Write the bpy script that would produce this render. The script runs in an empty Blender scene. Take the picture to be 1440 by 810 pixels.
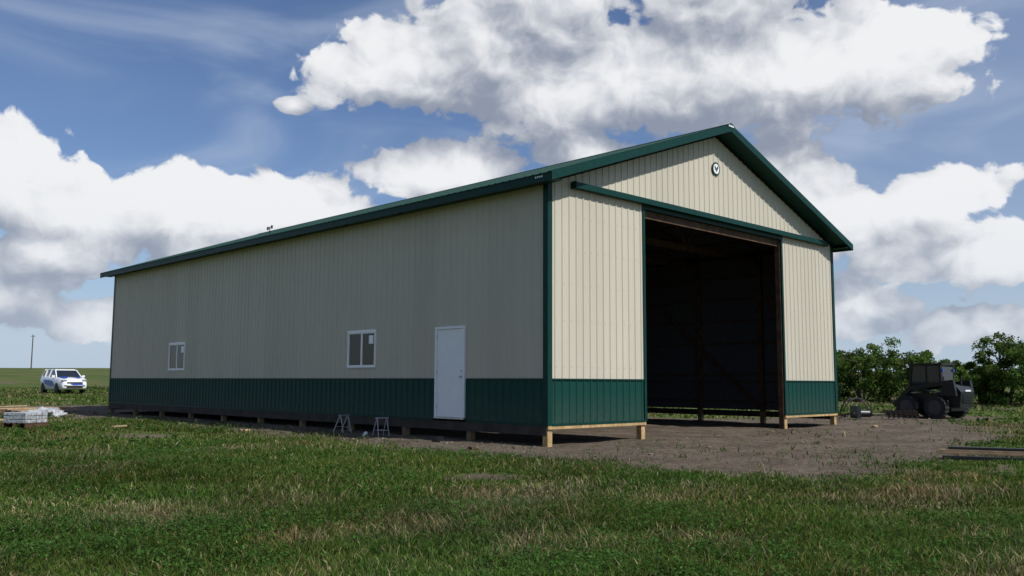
import bpy, bmesh, math, random
import numpy as np
from mathutils import Vector, Matrix
random.seed(7); rng=np.random.default_rng(7)
S=bpy.context.scene
D=bpy.data
W,L,H,G=13.0,24.33,5.13,7.415
D1,D2=3.33,9.81
GZ=-.42
CAM=(-13.603,-12.902,.886); FW=(.6976,.7165); RT=(.7165,-.6976)
SL=(G-H)/(W/2)

# ---------------------------------------------------------------- materials
def newmat(name):
    m=D.materials.new(name); m.use_nodes=True
    nt=m.node_tree; nt.nodes.clear()
    o=nt.nodes.new('ShaderNodeOutputMaterial'); b=nt.nodes.new('ShaderNodeBsdfPrincipled')
    nt.links.new(b.outputs[0],o.inputs[0]); return m,nt,b,o
def mat(name,col,rough=.6,metal=0.,var=.12,scale=6,bump=0.,bscale=40,spec=.5,alpha=None,coat=0):
    m,nt,b,o=newmat(name); N=nt.nodes.new; K=nt.links.new
    tc=N('ShaderNodeTexCoord'); n=N('ShaderNodeTexNoise'); n.inputs['Scale'].default_value=scale; n.inputs['Detail'].default_value=3
    K(tc.outputs['Object'],n.inputs['Vector'])
    mr=N('ShaderNodeMapRange'); mr.inputs[1].default_value=.3; mr.inputs[2].default_value=.7
    mr.inputs[3].default_value=1-var; mr.inputs[4].default_value=1+var; K(n.outputs[0],mr.inputs[0])
    mx=N('ShaderNodeVectorMath'); mx.operation='SCALE'; mx.inputs[0].default_value=col[:3]; K(mr.outputs[0],mx.inputs['Scale'])
    K(mx.outputs[0],b.inputs['Base Color'])
    b.inputs['Roughness'].default_value=rough; b.inputs['Metallic'].default_value=metal
    b.inputs['Specular IOR Level'].default_value=spec; b.inputs['Coat Weight'].default_value=coat
    if bump:
        n2=N('ShaderNodeTexNoise'); n2.inputs['Scale'].default_value=bscale; n2.inputs['Detail'].default_value=3
        K(tc.outputs['Object'],n2.inputs['Vector'])
        bp=N('ShaderNodeBump'); bp.inputs['Strength'].default_value=bump; bp.inputs['Distance'].default_value=.02
        K(n2.outputs[0],bp.inputs['Height']); K(bp.outputs[0],b.inputs['Normal'])
    return m
def steel(name,col,dirtcol=(.2,.16,.12),dust=.25,spec=.3):
    m,nt,b,o=newmat(name); N=nt.nodes.new; K=nt.links.new
    tc=N('ShaderNodeTexCoord'); sx=N('ShaderNodeSeparateXYZ'); K(tc.outputs['Object'],sx.inputs[0])
    add=N('ShaderNodeMath'); add.operation='ADD'; K(sx.outputs[0],add.inputs[0]); K(sx.outputs[1],add.inputs[1])
    dv=N('ShaderNodeMath'); dv.operation='DIVIDE'; K(add.outputs[0],dv.inputs[0]); dv.inputs[1].default_value=.9144
    fl=N('ShaderNodeMath'); fl.operation='FLOOR'; K(dv.outputs[0],fl.inputs[0])
    wn=N('ShaderNodeTexWhiteNoise'); wn.noise_dimensions='1D'; K(fl.outputs[0],wn.inputs['W'])
    n=N('ShaderNodeTexNoise'); n.inputs['Scale'].default_value=1.3; n.inputs['Detail'].default_value=4
    mp=N('ShaderNodeMapping'); mp.inputs['Scale'].default_value=(1,1,.25); K(tc.outputs['Object'],mp.inputs[0]); K(mp.outputs[0],n.inputs['Vector'])
    a=N('ShaderNodeMath'); a.operation='MULTIPLY_ADD'; K(wn.outputs[0],a.inputs[0]); a.inputs[1].default_value=.07; a.inputs[2].default_value=.9
    a2=N('ShaderNodeMath'); a2.operation='MULTIPLY_ADD'; K(n.outputs[0],a2.inputs[0]); a2.inputs[1].default_value=.13; K(a.outputs[0],a2.inputs[2])
    mx=N('ShaderNodeVectorMath'); mx.operation='SCALE'; mx.inputs[0].default_value=col; K(a2.outputs[0],mx.inputs['Scale'])
    n3=N('ShaderNodeTexNoise'); n3.inputs['Scale'].default_value=7; n3.inputs['Detail'].default_value=4; K(tc.outputs['Object'],n3.inputs['Vector'])
    mr=N('ShaderNodeMapRange'); mr.inputs[1].default_value=0; mr.inputs[2].default_value=.7; mr.inputs[3].default_value=dust; mr.inputs[4].default_value=0.02
    K(sx.outputs[2],mr.inputs[0])
    ml=N('ShaderNodeMath'); ml.operation='MULTIPLY'; K(mr.outputs[0],ml.inputs[0]); K(n3.outputs[0],ml.inputs[1])
    mix=N('ShaderNodeMix'); mix.data_type='RGBA'; K(ml.outputs[0],mix.inputs[0]); K(mx.outputs[0],mix.inputs[6]); mix.inputs[7].default_value=(*dirtcol,1)
    K(mix.outputs[2],b.inputs['Base Color']); b.inputs['Roughness'].default_value=.45; b.inputs['Specular IOR Level'].default_value=spec
    bp=N('ShaderNodeBump'); bp.inputs['Strength'].default_value=.25; bp.inputs['Distance'].default_value=.02; K(n.outputs[0],bp.inputs['Height']); K(bp.outputs[0],b.inputs['Normal'])
    return m
M={}
M['beige']=steel('beige_steel',(.500,.468,.380),spec=.12)
M['green']=steel('green_steel',(.004,.046,.036),dust=.2,spec=.15)
M['trim']=mat('green_trim',(.004,.036,.029),.45,var=.1,spec=.15)
M['roof']=mat('roof_green_steel',(.006,.04,.03),.5,spec=.25)
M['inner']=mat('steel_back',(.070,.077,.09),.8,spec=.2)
M['wood']=mat('treated_wood',(.40,.27,.12),.8,var=.3,scale=9,bump=.3)
M['wood2']=mat('shaded_treated_wood',(.17,.115,.06),.8,var=.3,scale=9,bump=.3)
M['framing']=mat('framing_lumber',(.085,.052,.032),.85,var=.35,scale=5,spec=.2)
M['white']=mat('white_paint',(.78,.79,.80),.45,var=.03)
M['vinyl']=mat('white_vinyl',(.82,.82,.82),.35,var=.02)
M['black']=mat('black_rubber',(.012,.012,.013),.75,var=.3,bump=.2)
M['dkpaint']=mat('dark_machine_paint',(.010,.011,.013),.4,var=.3,scale=4)
M['dkglass']=mat('tinted_glass',(.015,.02,.025),.06,var=.1,spec=.8)
M['glass']=mat('window_glass',(.006,.008,.010),.03,var=.1,spec=.35)
M['chrome']=mat('bare_steel',(.5,.5,.5),.35,metal=.9)
M['grey']=mat('grey_paint',(.05,.05,.055),.55)
M['alu']=mat('aluminium',(.34,.34,.35),.5,metal=.2)
M['carwhite']=mat('car_white',(.78,.79,.8),.25,var=.03,coat=.6)
M['blue']=mat('blue_vinyl',(.01,.08,.45),.3,var=.15)
M['plastic']=mat('milky_plastic',(.36,.38,.40),.35,var=.45,scale=14,bump=.6,bscale=9)
M['lumber']=mat('new_lumber',(.40,.29,.165),.8,var=.3,scale=8)
M['rust']=mat('worn_steel',(.10,.075,.06),.6,metal=.4,var=.4)

# ---------------------------------------------------------------- helpers
def link(ob,parent=None):
    S.collection.objects.link(ob)
    if parent is not None: ob.parent=parent
    return ob
def empty(name,loc=(0,0,0),rz=0):
    e=D.objects.new(name,None); e.empty_display_size=.3; e.location=loc; e.rotation_euler=(0,0,rz); return link(e)
def mesh(name,vs,fs,mt,parent=None,smooth=False):
    me=D.meshes.new(name); me.from_pydata([tuple(v) for v in vs],[],fs); me.update()
    if not isinstance(mt,(list,tuple)): mt=[mt]
    for x in mt: me.materials.append(x)
    if smooth:
        for p in me.polygons: p.use_smooth=True
    return link(D.objects.new(name,me),parent)
def box(name,a,b,mt,parent=None,bev=0.,rot=None,loc=None):
    x0,y0,z0=a; x1,y1,z1=b
    vs=[(x0,y0,z0),(x1,y0,z0),(x1,y1,z0),(x0,y1,z0),(x0,y0,z1),(x1,y0,z1),(x1,y1,z1),(x0,y1,z1)]
    fs=[(0,3,2,1),(4,5,6,7),(0,1,5,4),(1,2,6,5),(2,3,7,6),(3,0,4,7)]
    ob=mesh(name,vs,fs,mt,parent)
    if rot: ob.rotation_euler=rot
    if loc: ob.location=loc
    if bev:
        md=ob.modifiers.new('b','BEVEL'); md.width=bev; md.segments=2
    return ob
class MB:
    def __init__(s): s.v=[];s.f=[];s.m=[]
    def add(s,vs,fs,mi=0):
        o=len(s.v); s.v+= [tuple(v) for v in vs]; s.f+=[tuple(i+o for i in f) for f in fs]; s.m+=[mi]*len(fs)
    def box(s,a,b,mi=0):
        x0,y0,z0=a; x1,y1,z1=b
        s.add([(x0,y0,z0),(x1,y0,z0),(x1,y1,z0),(x0,y1,z0),(x0,y0,z1),(x1,y0,z1),(x1,y1,z1),(x0,y1,z1)],
        [(0,3,2,1),(4,5,6,7),(0,1,5,4),(1,2,6,5),(2,3,7,6),(3,0,4,7)],mi)
    def beam(s,p,q,w,h,mi=0,up=(0,0,1)):
        p=Vector(p);q=Vector(q);d=(q-p).normalized();u=Vector(up)
        if abs(d.dot(u))>.98: u=Vector((1,0,0))
        r=d.cross(u).normalized();u=r.cross(d)
        vs=[e+r*a*w/2+u*c*h/2 for e in (p,q) for a,c in ((-1,-1),(1,-1),(1,1),(-1,1))]
        s.add(vs,[(0,1,2,3),(7,6,5,4),(0,4,5,1),(1,5,6,2),(2,6,7,3),(3,7,4,0)],mi)
    def cyl(s,p,q,r,n=16,mi=0,r2=None):
        p=Vector(p);q=Vector(q);d=(q-p).normalized();u=Vector((0,0,1))
        if abs(d.dot(u))>.98: u=Vector((1,0,0))
        a=d.cross(u).normalized();b=a.cross(d); r2=r if r2 is None else r2
        vs=[]
        for i in range(n):
            t=2*math.pi*i/n; vs.append(p+(a*math.cos(t)+b*math.sin(t))*r)
        for i in range(n):
            t=2*math.pi*i/n; vs.append(q+(a*math.cos(t)+b*math.sin(t))*r2)
        fs=[(i,(i+1)%n,n+(i+1)%n,n+i) for i in range(n)]+[tuple(range(n-1,-1,-1)),tuple(range(n,2*n))]
        s.add(vs,fs,mi)
    def tube(s,pts,r,n=8,mi=0):
        for i in range(len(pts)-1): s.cyl(pts[i],pts[i+1],r,n,mi)
    def obj(s,name,mats,parent=None,bev=0.,smooth=False):
        ob=mesh(name,s.v,s.f,mats,parent,smooth)
        ob.data.polygons.foreach_set('material_index',s.m)
        if bev:
            md=ob.modifiers.new('b','BEVEL'); md.width=bev; md.segments=2; md.limit_method='ANGLE'
        return ob

# ---------------------------------------------------------------- noise in numpy
_tab=rng.random((256,256))
def vnoise(x,y,seed=0):
    x=np.asarray(x,float)+seed*17.3; y=np.asarray(y,float)+seed*7.7
    xi=np.floor(x).astype(int); yi=np.floor(y).astype(int); fx=x-xi; fy=y-yi
    fx=fx*fx*(3-2*fx); fy=fy*fy*(3-2*fy)
    g=lambda a,b:_tab[a%256,b%256]
    return (g(xi,yi)*(1-fx)+g(xi+1,yi)*fx)*(1-fy)+(g(xi,yi+1)*(1-fx)+g(xi+1,yi+1)*fx)*fy
def fbm(x,y,sc,octv=4,seed=0):
    r=0;a=.5;t=0
    for i in range(octv):
        r=r+a*vnoise(x*sc,y*sc,seed+i*3); t+=a; a*=.5; sc*=2.03
    return r/t
DP=np.array([(-7,33),(-4.5,25),(-2.3,19),(-1.9,16),(-2.1,10),(-2.4,4),(-3.2,-.5),(-2.8,-3),(-2.9,-5.3),(-2.2,-7.1),(-.7,-7.6),(2.5,-7.3),(6,-6.6),(12.1,-5.2),(19.5,-1.5),(24.5,-1.0),(24,2.6),(20,4.2),(15.8,5),(14.6,8),(14.3,28),(8,31)],float)
def sdf(x,y):
    x=np.asarray(x,float);y=np.asarray(y,float)
    d=np.full(x.shape,1e9); ins=np.zeros(x.shape,bool); n=len(DP)
    for i in range(n):
        a=DP[i];b=DP[(i+1)%n]; e=b-a
        t=np.clip(((x-a[0])*e[0]+(y-a[1])*e[1])/(e@e),0,1)
        d=np.minimum(d,np.hypot(x-a[0]-t*e[0],y-a[1]-t*e[1]))
        c=((a[1]>y)!=(b[1]>y))&(x<(b[0]-a[0])*(y-a[1])/(b[1]-a[1]+1e-12)+a[0]); ins^=c
    return np.where(ins,d,-d)
def dirtmask(x,y):
    s=sdf(x,y)+(fbm(x,y,.5,5,2)-.5)*3.0
    m=np.clip(s/1.7+.5,0,1)
    bare=np.clip((fbm(x,y,.33,4,9)-.70)*9,0,.8)
    return np.maximum(m,bare)
DRYP=((-9.6,-6.3,.55),(-8.1,-7.7,.8),(-5.1,-6.8,.7),(-7.2,-8.6,.6),(-6.5,-5.0,.6),(-3.9,-8.6,.5))
def dry(x,y):
    d=np.clip((fbm(x,y,.42,5,5)-.56)*4.5,0,1)
    for a,b,r in DRYP: d=np.maximum(d,np.clip(1.2*np.exp(-((x-a)**2+(y-b)**2)/r**2)-.5+1.0*fbm(x,y,2,3,8)-.35,0,1)*(((x-a)**2+(y-b)**2)<4*r*r))
    return d
def ground_z(x,y):
    x=np.asarray(x,float);y=np.asarray(y,float)
    s=(x-CAM[0])*FW[0]+(y-CAM[1])*FW[1]
    r=np.interp(s,[-4000,35,48,62,280,4000],[0,0,.14,.36,5.05,22])
    near=np.clip(1-(np.hypot(x,y)-60)/60,0,1)
    z=GZ+r+(fbm(x,y,.5,3,1)-.5)*.10*near+(fbm(x,y,3.1,3,4)-.5)*.05*near
    return z

# ---------------------------------------------------------------- ground sheet
def axis(lo,hi,st,far,k):
    c=np.arange(lo,hi+1e-6,st); e=st*np.cumsum(1.13**np.arange(1,k)); e=e[e<far]
    return np.concatenate([(lo-e)[::-1],c,hi+e])
gx=axis(-17,26,.15,5000,75); gy=axis(-15,30,.15,5000,75)
X,Y=np.meshgrid(gx,gy); nx,ny=len(gx),len(gy)
Z=ground_z(X,Y)
me=D.meshes.new('ground'); nv=nx*ny; me.vertices.add(nv)
me.vertices.foreach_set('co',np.stack([X,Y,Z],-1).reshape(-1).astype(np.float32))
idx=np.arange(nv).reshape(ny,nx); q=np.stack([idx[:-1,:-1],idx[:-1,1:],idx[1:,1:],idx[1:,:-1]],-1).reshape(-1,4)
me.loops.add(q.size); me.loops.foreach_set('vertex_index',q.reshape(-1).astype(np.int32))
me.polygons.add(len(q)); me.polygons.foreach_set('loop_start',(np.arange(len(q))*4).astype(np.int32))
me.update(calc_edges=True)
me.polygons.foreach_set('use_smooth',np.ones(len(q),bool))
for nm,fn in (('dirt',dirtmask),('dry',dry)):
    a=me.attributes.new(nm,'FLOAT','POINT'); a.data.foreach_set('value',fn(X,Y).reshape(-1).astype(np.float32))
m,nt,b,o=newmat('ground_soil_and_grass'); N=nt.nodes.new; K=nt.links.new
tc=N('ShaderNodeTexCoord')
def noise(sc,det=6,ro=.6):
    n=N('ShaderNodeTexNoise'); n.noise_dimensions='2D'; n.inputs['Scale'].default_value=sc; n.inputs['Detail'].default_value=det; n.inputs['Roughness'].default_value=ro; K(tc.outputs['Object'],n.inputs['Vector']); return n
def ramp(src,stops):
    r=N('ShaderNodeValToRGB'); e=r.color_ramp.elements
    while len(e)<len(stops): e.new(.5)
    for i,(p,c) in enumerate(stops): e[i].position=p; e[i].color=(*c,1)
    K(src,r.inputs[0]); return r
def mixc(f,a,bb):
    x=N('ShaderNodeMix'); x.data_type='RGBA'
    K(f,x.inputs[0]) if not isinstance(f,float) else setattr(x.inputs[0],'default_value',f)
    K(a,x.inputs[6]); K(bb,x.inputs[7]); return x.outputs[2]
ad=N('ShaderNodeAttribute'); ad.attribute_name='dirt'; ay=N('ShaderNodeAttribute'); ay.attribute_name='dry'
nA=noise(9,4); nB=noise(.05,3)
g1=ramp(nA.outputs[0],[(.3,(.028,.048,.011)),(.55,(.055,.086,.019)),(.75,(.09,.11,.034))])
g1b=ramp(nB.outputs[0],[(.3,(.060,.095,.020)),(.6,(.105,.132,.036)),(.75,(.15,.15,.06))])
g2=ramp(nA.outputs[0],[(.3,(.07,.062,.03)),(.7,(.20,.165,.085))])
gg=mixc(.5,g1.outputs[0],g1b.outputs[0])
grass=mixc(ay.outputs['Fac'],gg,g2.outputs[0])
nC=noise(6,7,.7); nD=noise(.9,4)
d1=ramp(nC.outputs[0],[(.3,(.050,.039,.029)),(.5,(.110,.087,.066)),(.72,(.20,.163,.126))])
d2=ramp(nD.outputs[0],[(.35,(.062,.049,.037)),(.65,(.155,.125,.096))])
dd=mixc(.5,d1.outputs[0],d2.outputs[0])
ma=N('ShaderNodeMath'); ma.operation='MULTIPLY_ADD'; K(nC.outputs[0],ma.inputs[0]); ma.inputs[1].default_value=1.2; ma.inputs[2].default_value=-.6
mb=N('ShaderNodeMath'); mb.operation='ADD'; K(ma.outputs[0],mb.inputs[0]); K(ad.outputs['Fac'],mb.inputs[1]); 
mc=N('ShaderNodeMapRange'); mc.inputs[1].default_value=.35; mc.inputs[2].default_value=.65; K(mb.outputs[0],mc.inputs[0])
col=mixc(mc.outputs[0],grass,dd); K(col,b.inputs['Base Color']); b.inputs['Roughness'].default_value=.95; b.inputs['Specular IOR Level'].default_value=.1
bp=N('ShaderNodeBump'); bp.inputs['Strength'].default_value=.9; bp.inputs['Distance'].default_value=.06; K(nC.outputs[0],bp.inputs['Height']); K(bp.outputs[0],b.inputs['Normal'])
me.materials.append(m); ground=link(D.objects.new('ground',me))

# ---------------------------------------------------------------- grass
def leafmat(name,trans=.35):
    m,nt,b,o=newmat(name); N=nt.nodes.new; K=nt.links.new; nt.nodes.remove(b)
    b=N('ShaderNodeBsdfDiffuse')
    at=N('ShaderNodeAttribute'); at.attribute_name='col'
    K(at.outputs['Color'],b.inputs[0])
    t=N('ShaderNodeBsdfTranslucent'); K(at.outputs['Color'],t.inputs[0]); mx=N('ShaderNodeMixShader'); mx.inputs[0].default_value=trans
    K(b.outputs[0],mx.inputs[1]); K(t.outputs[0],mx.inputs[2]); K(mx.outputs[0],o.inputs[0]); return m
M['blade']=leafmat('grass_blades'); M['leaf']=leafmat('tree_leaves',.4)
def polymesh(name,co,sizes,col,mt,parent=None):
    F,n,_=co.shape; me=D.meshes.new(name); me.vertices.add(F*n); me.vertices.foreach_set('co',co.reshape(-1).astype(np.float32))
    me.loops.add(F*n); me.loops.foreach_set('vertex_index',np.arange(F*n,dtype=np.int32))
    me.polygons.add(F); me.polygons.foreach_set('loop_start',(np.arange(F)*n).astype(np.int32)); me.update(calc_edges=True)
    a=me.attributes.new('col','FLOAT_COLOR','POINT'); c=np.ones((F,n,4),np.float32); c[:,:,:3]=col[:,None,:]; a.data.foreach_set('color',c.reshape(-1))
    me.materials.append(mt); return link(D.objects.new(name,me),parent)
def scatter(n,r0,r1,ang=42):
    r=np.sqrt(rng.random(n)*(r1*r1-r0*r0)+r0*r0); a=math.radians(44.2)+np.radians((rng.random(n)*2-1)*ang)
    return CAM[0]+r*np.sin(a),CAM[1]+r*np.cos(a)
def under(x,y): return (x>-.3)&(x<W+.3)&(y>-.3)&(y<L+.3)
GREEN=np.array([(.060,.112,.019),(.082,.135,.024),(.044,.090,.018),(.115,.152,.036)])
STRAW=np.array([(.30,.25,.135),(.24,.20,.105),(.38,.32,.19),(.18,.17,.07)])
blades=[];cols=[]
for (n,r0,r1,wd,h0,h1) in ((180000,4.6,10,.0042,.03,.11),(180000,10,17,.0068,.03,.11),(105000,17,33,.0125,.04,.12),(75000,33,85,.042,.06,.15)):
    x,y=scatter(n,r0,r1)
    x=x+rng.normal(0,.02,n); y=y+rng.normal(0,.02,n)
    dm=dirtmask(x,y)+(fbm(x,y,2.2,3,12)-.5)*.9; keep=(rng.random(n)>np.clip(dm*1.35-.15,0,.985))&~under(x,y)
    keep&=rng.random(n)<(.40+1.0*fbm(x,y,3.5,3,20))
    x=x[keep];y=y[keep];n=len(x); z=ground_z(x,y)-.005
    dr=dry(x,y); tall=fbm(x,y,1.1,3,30)
    hh=(h0+(h1-h0)*rng.random(n)**1.6)*(.40+1.2*tall**1.3)*(1+.3*dr)
    dryb=rng.random(n)<(.09+.70*dr)
    stalk=(rng.random(n)<.010); hh=np.where(stalk,hh*2.2,hh)
    c=np.where(dryb[:,None],STRAW[rng.integers(0,4,n)],GREEN[rng.integers(0,4,n)])
    pt=fbm(x,y,.35,4,40); c=c*(.7+.6*rng.random((n,1)))*(.35+1.3*pt)[:,None]
    c[:,0]*=(.75+.5*fbm(x,y,.8,3,44))
    a=rng.random(n)*2*np.pi; la=rng.random(n)*2*np.pi; ln=hh*(.15+.85*rng.random(n))
    w=wd*(.7+.6*rng.random(n))*np.where(stalk,.6,1)
    p=np.stack([x,y,z],-1); s=np.stack([np.cos(a)*w,np.sin(a)*w,0*w],-1)
    lean=np.stack([np.cos(la)*ln,np.sin(la)*ln,0*ln],-1); up=np.stack([0*hh,0*hh,hh],-1)
    mid=p+up*.6+lean*.35; tip=p+up*.95+lean
    blades.append(np.stack([p-s,p+s,mid+s*.8,mid-s*.8],1)); cols.append(c*.8)
    blades.append(np.stack([mid-s*.8,mid+s*.8,tip+s*.1,tip-s*.1],1)); cols.append(c)
for (n,r0,r1,sz) in ((10000,4.6,10,.013),(14000,10,20,.016),(5000,20,40,.03)):
    x,y=scatter(n,r0,r1)
    pm=fbm(x,y,.6,4,50); dm=dirtmask(x,y)
    keep=(rng.random(n)<np.clip((pm-.42)*5,0.04,1))&~under(x,y)&(rng.random(n)>dm*.93)&(rng.random(n)>dry(x,y)); x=x[keep];y=y[keep];n=len(x)
    k=14; R=np.repeat
    hgt=R(.04+.11*rng.random(n),k); X2=R(x,k)+rng.normal(0,.035,n*k); Y2=R(y,k)+rng.normal(0,.035,n*k)
    Z2=ground_z(X2,Y2)+hgt*rng.random(n*k)**.7
    c=np.array([.050,.110,.025])*(.7+.7*rng.random((n*k,1)))*R(.6+.7*rng.random(n),k)[:,None]
    a=rng.random(n*k)*2*np.pi; t=rng.normal(0,.45,n*k); s=sz*(.6+.8*rng.random(n*k))
    u=np.stack([np.cos(a),np.sin(a),t],-1)*s[:,None]; v=np.stack([-np.sin(a),np.cos(a),rng.normal(0,.4,n*k)],-1)*(s*.55)[:,None]
    p=np.stack([X2,Y2,Z2],-1); blades.append(np.stack([p-u,p+v,p+u,p-v],1)); cols.append(c)
polymesh('grass',np.concatenate(blades),4,np.concatenate(cols),M['blade'])

n=2600; x=rng.uniform(-5,20,n); y=rng.uniform(-9,5,n); k=(sdf(x,y)>.1)&~under(x-0,y); x=x[k];y=y[k]
x2=rng.uniform(-3.5,-.3,1600); y2=rng.uniform(-3,30,1600); k=sdf(x2,y2)>0; x=np.concatenate([x,x2[k]]); y=np.concatenate([y,y2[k]])
z=ground_z(x,y); mb_=MB(); 
ico=bmesh.new(); bmesh.ops.create_icosphere(ico,subdivisions=1,radius=1); iv=[v.co.copy() for v in ico.verts]; iff=[tuple(v.index for v in f.verts) for f in ico.faces]; ico.free()
for i in range(len(x)):
    s=random.uniform(.008,.03)*(2.0 if random.random()<.05 else 1); 
    mb_.add([(x[i]+v.x*s*random.uniform(.7,1.4),y[i]+v.y*s*random.uniform(.7,1.4),z[i]+v.z*s*.6) for v in iv],iff)
mb_.obj('dirt_clods',[mat('clod_soil',(.135,.108,.082),.95,var=.35,scale=3)])

# ---------------------------------------------------------------- barn
barn=empty('pole_barn')
P_=.2286
def profile(a,b):
    pts={a,b}; out=[]
    k0=int(math.floor(a/P_))-1; k1=int(math.ceil(b/P_))+1
    for k in range(k0,k1+1):
        c=k*P_
        for d,h in ((-.030,0),(-.012,.020),(.012,.020),(.030,0)): out.append((c+d,h))
        for q_ in (.33,.67):
            cc=c+P_*q_
            for d,h in ((-.010,0),(0,.004),(.010,0)): out.append((cc+d,h))
    out=sorted(out)
    xs=[p[0] for p in out]; hs=[p[1] for p in out]
    f=lambda s: float(np.interp(s,xs,hs))
    res=[(a,f(a))]+[p for p in out if a+1e-4<p[0]<b-1e-4]+[(b,f(b))]
    return res
def panel(name,wall,a,b,z0,z1,mt,off=0.,inner=True):
    zf=z1 if callable(z1) else (lambda s:z1)
    pr=profile(a,b)
    if callable(z1) and a<W/2<b: pr=sorted(pr+[(W/2,0.)])
    def pos(s,h,z):
        h=h+off
        return {'L':(-h,s,z),'R':(W+h,s,z),'F':(s,-h,z),'B':(s,L+h,z)}[wall]
    vs=[];fs=[]
    for s,h in pr: vs+= [pos(s,h,z0),pos(s,h,zf(s))]
    for i in range(len(pr)-1): fs.append((2*i,2*i+2,2*i+3,2*i+1))
    mesh(name,vs,fs,mt,barn)
    if inner:
        ss=[a]+([W/2] if callable(z1) and a<W/2<b else [])+[b]; vs=[];fs=[]
        for s in ss: vs+=[pos(s,-.012,z0),pos(s,-.012,zf(s))]
        for i in range(len(ss)-1): fs.append((2*i,2*i+2,2*i+3,2*i+1))
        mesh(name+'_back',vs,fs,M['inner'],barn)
WZ=.95
doorY=(2.60,3.67); winZ=(1.24,2.20); win1=(6.12,7.39); win2=(17.47,18.77); doorZ=(.06,2.18)
cuts=[(0,doorY[0],None),(doorY[0],doorY[1],'d'),(doorY[1],win1[0],None),(win1[0],win1[1],'w'),(win1[1],win2[0],None),(win2[0],win2[1],'w'),(win2[1],L,None)]
for a,b_,t in cuts:
    if t=='d': panel('side_wall_steel','L',a,b_,doorZ[1],H,M['beige']); continue
    panel('side_wall_wainscot','L',a,b_,0,WZ,M['green'])
    if t=='w':
        panel('side_wall_steel','L',a,b_,WZ,winZ[0],M['beige']); panel('side_wall_steel','L',a,b_,winZ[1],H,M['beige'])
    else: panel('side_wall_steel','L',a,b_,WZ,H,M['beige'])
panel('far_side_wainscot','R',0,L,0,WZ,M['green']); panel('far_side_steel','R',0,L,WZ,H,M['beige'])
roofz=lambda s: H+SL*(W/2-abs(s-W/2))
panel('back_wainscot','B',0,W,0,WZ,M['green']); panel('back_gable_steel','B',0,W,WZ,roofz,M['beige'])
OT=5.04
panel('front_wainscot','F',0,D1,0,WZ,M['green']); panel('front_wainscot','F',D2,W,0,WZ,M['green'])
panel('front_steel','F',0,D1,WZ,roofz,M['beige']); panel('front_steel','F',D2,W,WZ,roofz,M['beige'])
panel('front_gable_steel','F',D1,D2,OT,roofz,M['beige'])
tb=MB()
cw=.11
for cx_,sx_ in ((0,1),(W,-1)):
    for cy_,sy_ in ((0,1),(L,-1)):
        o_=.026
        xa,xb=sorted((cx_-sx_*o_,cx_+sx_*cw)); ya,yb=sorted((cy_-sy_*(o_+.004),cy_-sy_*.0225)); tb.box((xa,ya,-.02),(xb,yb,H+.03))
        xa,xb=sorted((cx_-sx_*(o_+.004),cx_-sx_*.0225)); ya,yb=sorted((cy_-sy_*.022,cy_+sy_*cw)); tb.box((xa,ya,-.02),(xb,yb,H-.01))
def hstrip(wall,a,b_,z0,z1,o0=.0215,o1=.030):
    if wall=='L': tb.box((-o1,a,z0),(-o0,b_,z1))
    if wall=='F': tb.box((a,-o1,z0),(b_,-o0,z1))
    if wall=='R': tb.box((W+o0,a,z0),(W+o1,b_,z1))
    if wall=='B': tb.box((a,L+o0,z0),(b_,L+o1,z1))
for a,b_ in ((cw+.01,doorY[0]-.06),(doorY[1]+.06,L-cw-.01)):
    hstrip('L',a,b_,WZ-.02,WZ+.012); hstrip('L',a,b_,-.03,.02)
for a,b_ in ((cw+.01,D1-.07),(D2+.07,W-cw-.01)):
    hstrip('F',a,b_,WZ-.02,WZ+.012); hstrip('F',a,b_,-.03,.02)
hstrip('R',cw+.01,L-cw-.01,WZ-.02,WZ+.012); hstrip('B',cw+.01,W-cw-.01,WZ-.02,WZ+.012)
tb.box((D1-.06,-.032,-.02),(D1+.02,-.0215,OT)); tb.box((D2-.02,-.032,-.02),(D2+.06,-.0215,OT))
tb.box((D1+.003,-.0213,-.02),(D1+.018,.16,OT)); tb.box((D2-.022,-.0213,-.02),(D2-.006,.012,OT))
tb.box((D1-.06,-.034,OT-.02),(D2+.06,-.0225,OT+.08)); tb.box((D1+.02,-.02,OT-.018),(D2-.02,.16,OT-.004))
tb.box((.74,-.17,5.12),(12.40,-.024,5.25)); tb.box((.72,-.18,5.10),(.738,-.023,5.265)); tb.box((12.402,-.18,5.10),(12.42,-.023,5.265))
EO,RO=.40,.50
Ya,Yb=-RO,L+RO
def rt(x): return 7.66-SL*abs(x-W/2)
zE=rt(-EO)
for sx_ in (0,1):
    fx=lambda v: (v if sx_==0 else W-v)
    xa,xb=sorted((fx(-EO-.03),fx(-EO))); tb.box((xa,Ya,zE-.19),(xb,Yb,zE-.005))
    xa,xb=sorted((fx(-EO+.002),fx(-.024))); tb.box((xa,Ya+.035,H-.03),(xb,Yb-.035,H-.015))
for yy,s_ in ((Ya,1),(Yb,-1)):
    for sx_ in (0,1):
        fx=lambda v: (v if sx_==0 else W-v)
        xs_=[-EO-.034,W/2]
        ya,yb=sorted((yy,yy+s_*.03))
        vs=[]
        for xx in xs_:
            for y_ in (ya,yb):
                for dz in (-.18,.015): vs.append((fx(xx),y_,rt(xx)+dz))
        tb.add(vs,[(0,1,3,2),(4,6,7,5),(0,4,5,1),(2,3,7,6),(0,2,6,4),(1,5,7,3)])
        ya,yb=sorted((yy+s_*.032,(0 if yy<0 else L)-s_*.024))
        vs=[]
        for xx in (-.024,W/2):
            for y_ in (ya,yb):
                for dz in (-.17,-.155): vs.append((fx(xx),y_,rt(xx)+dz))
        tb.add(vs,[(0,1,3,2),(4,6,7,5),(0,4,5,1),(2,3,7,6),(0,2,6,4),(1,5,7,3)])
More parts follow.
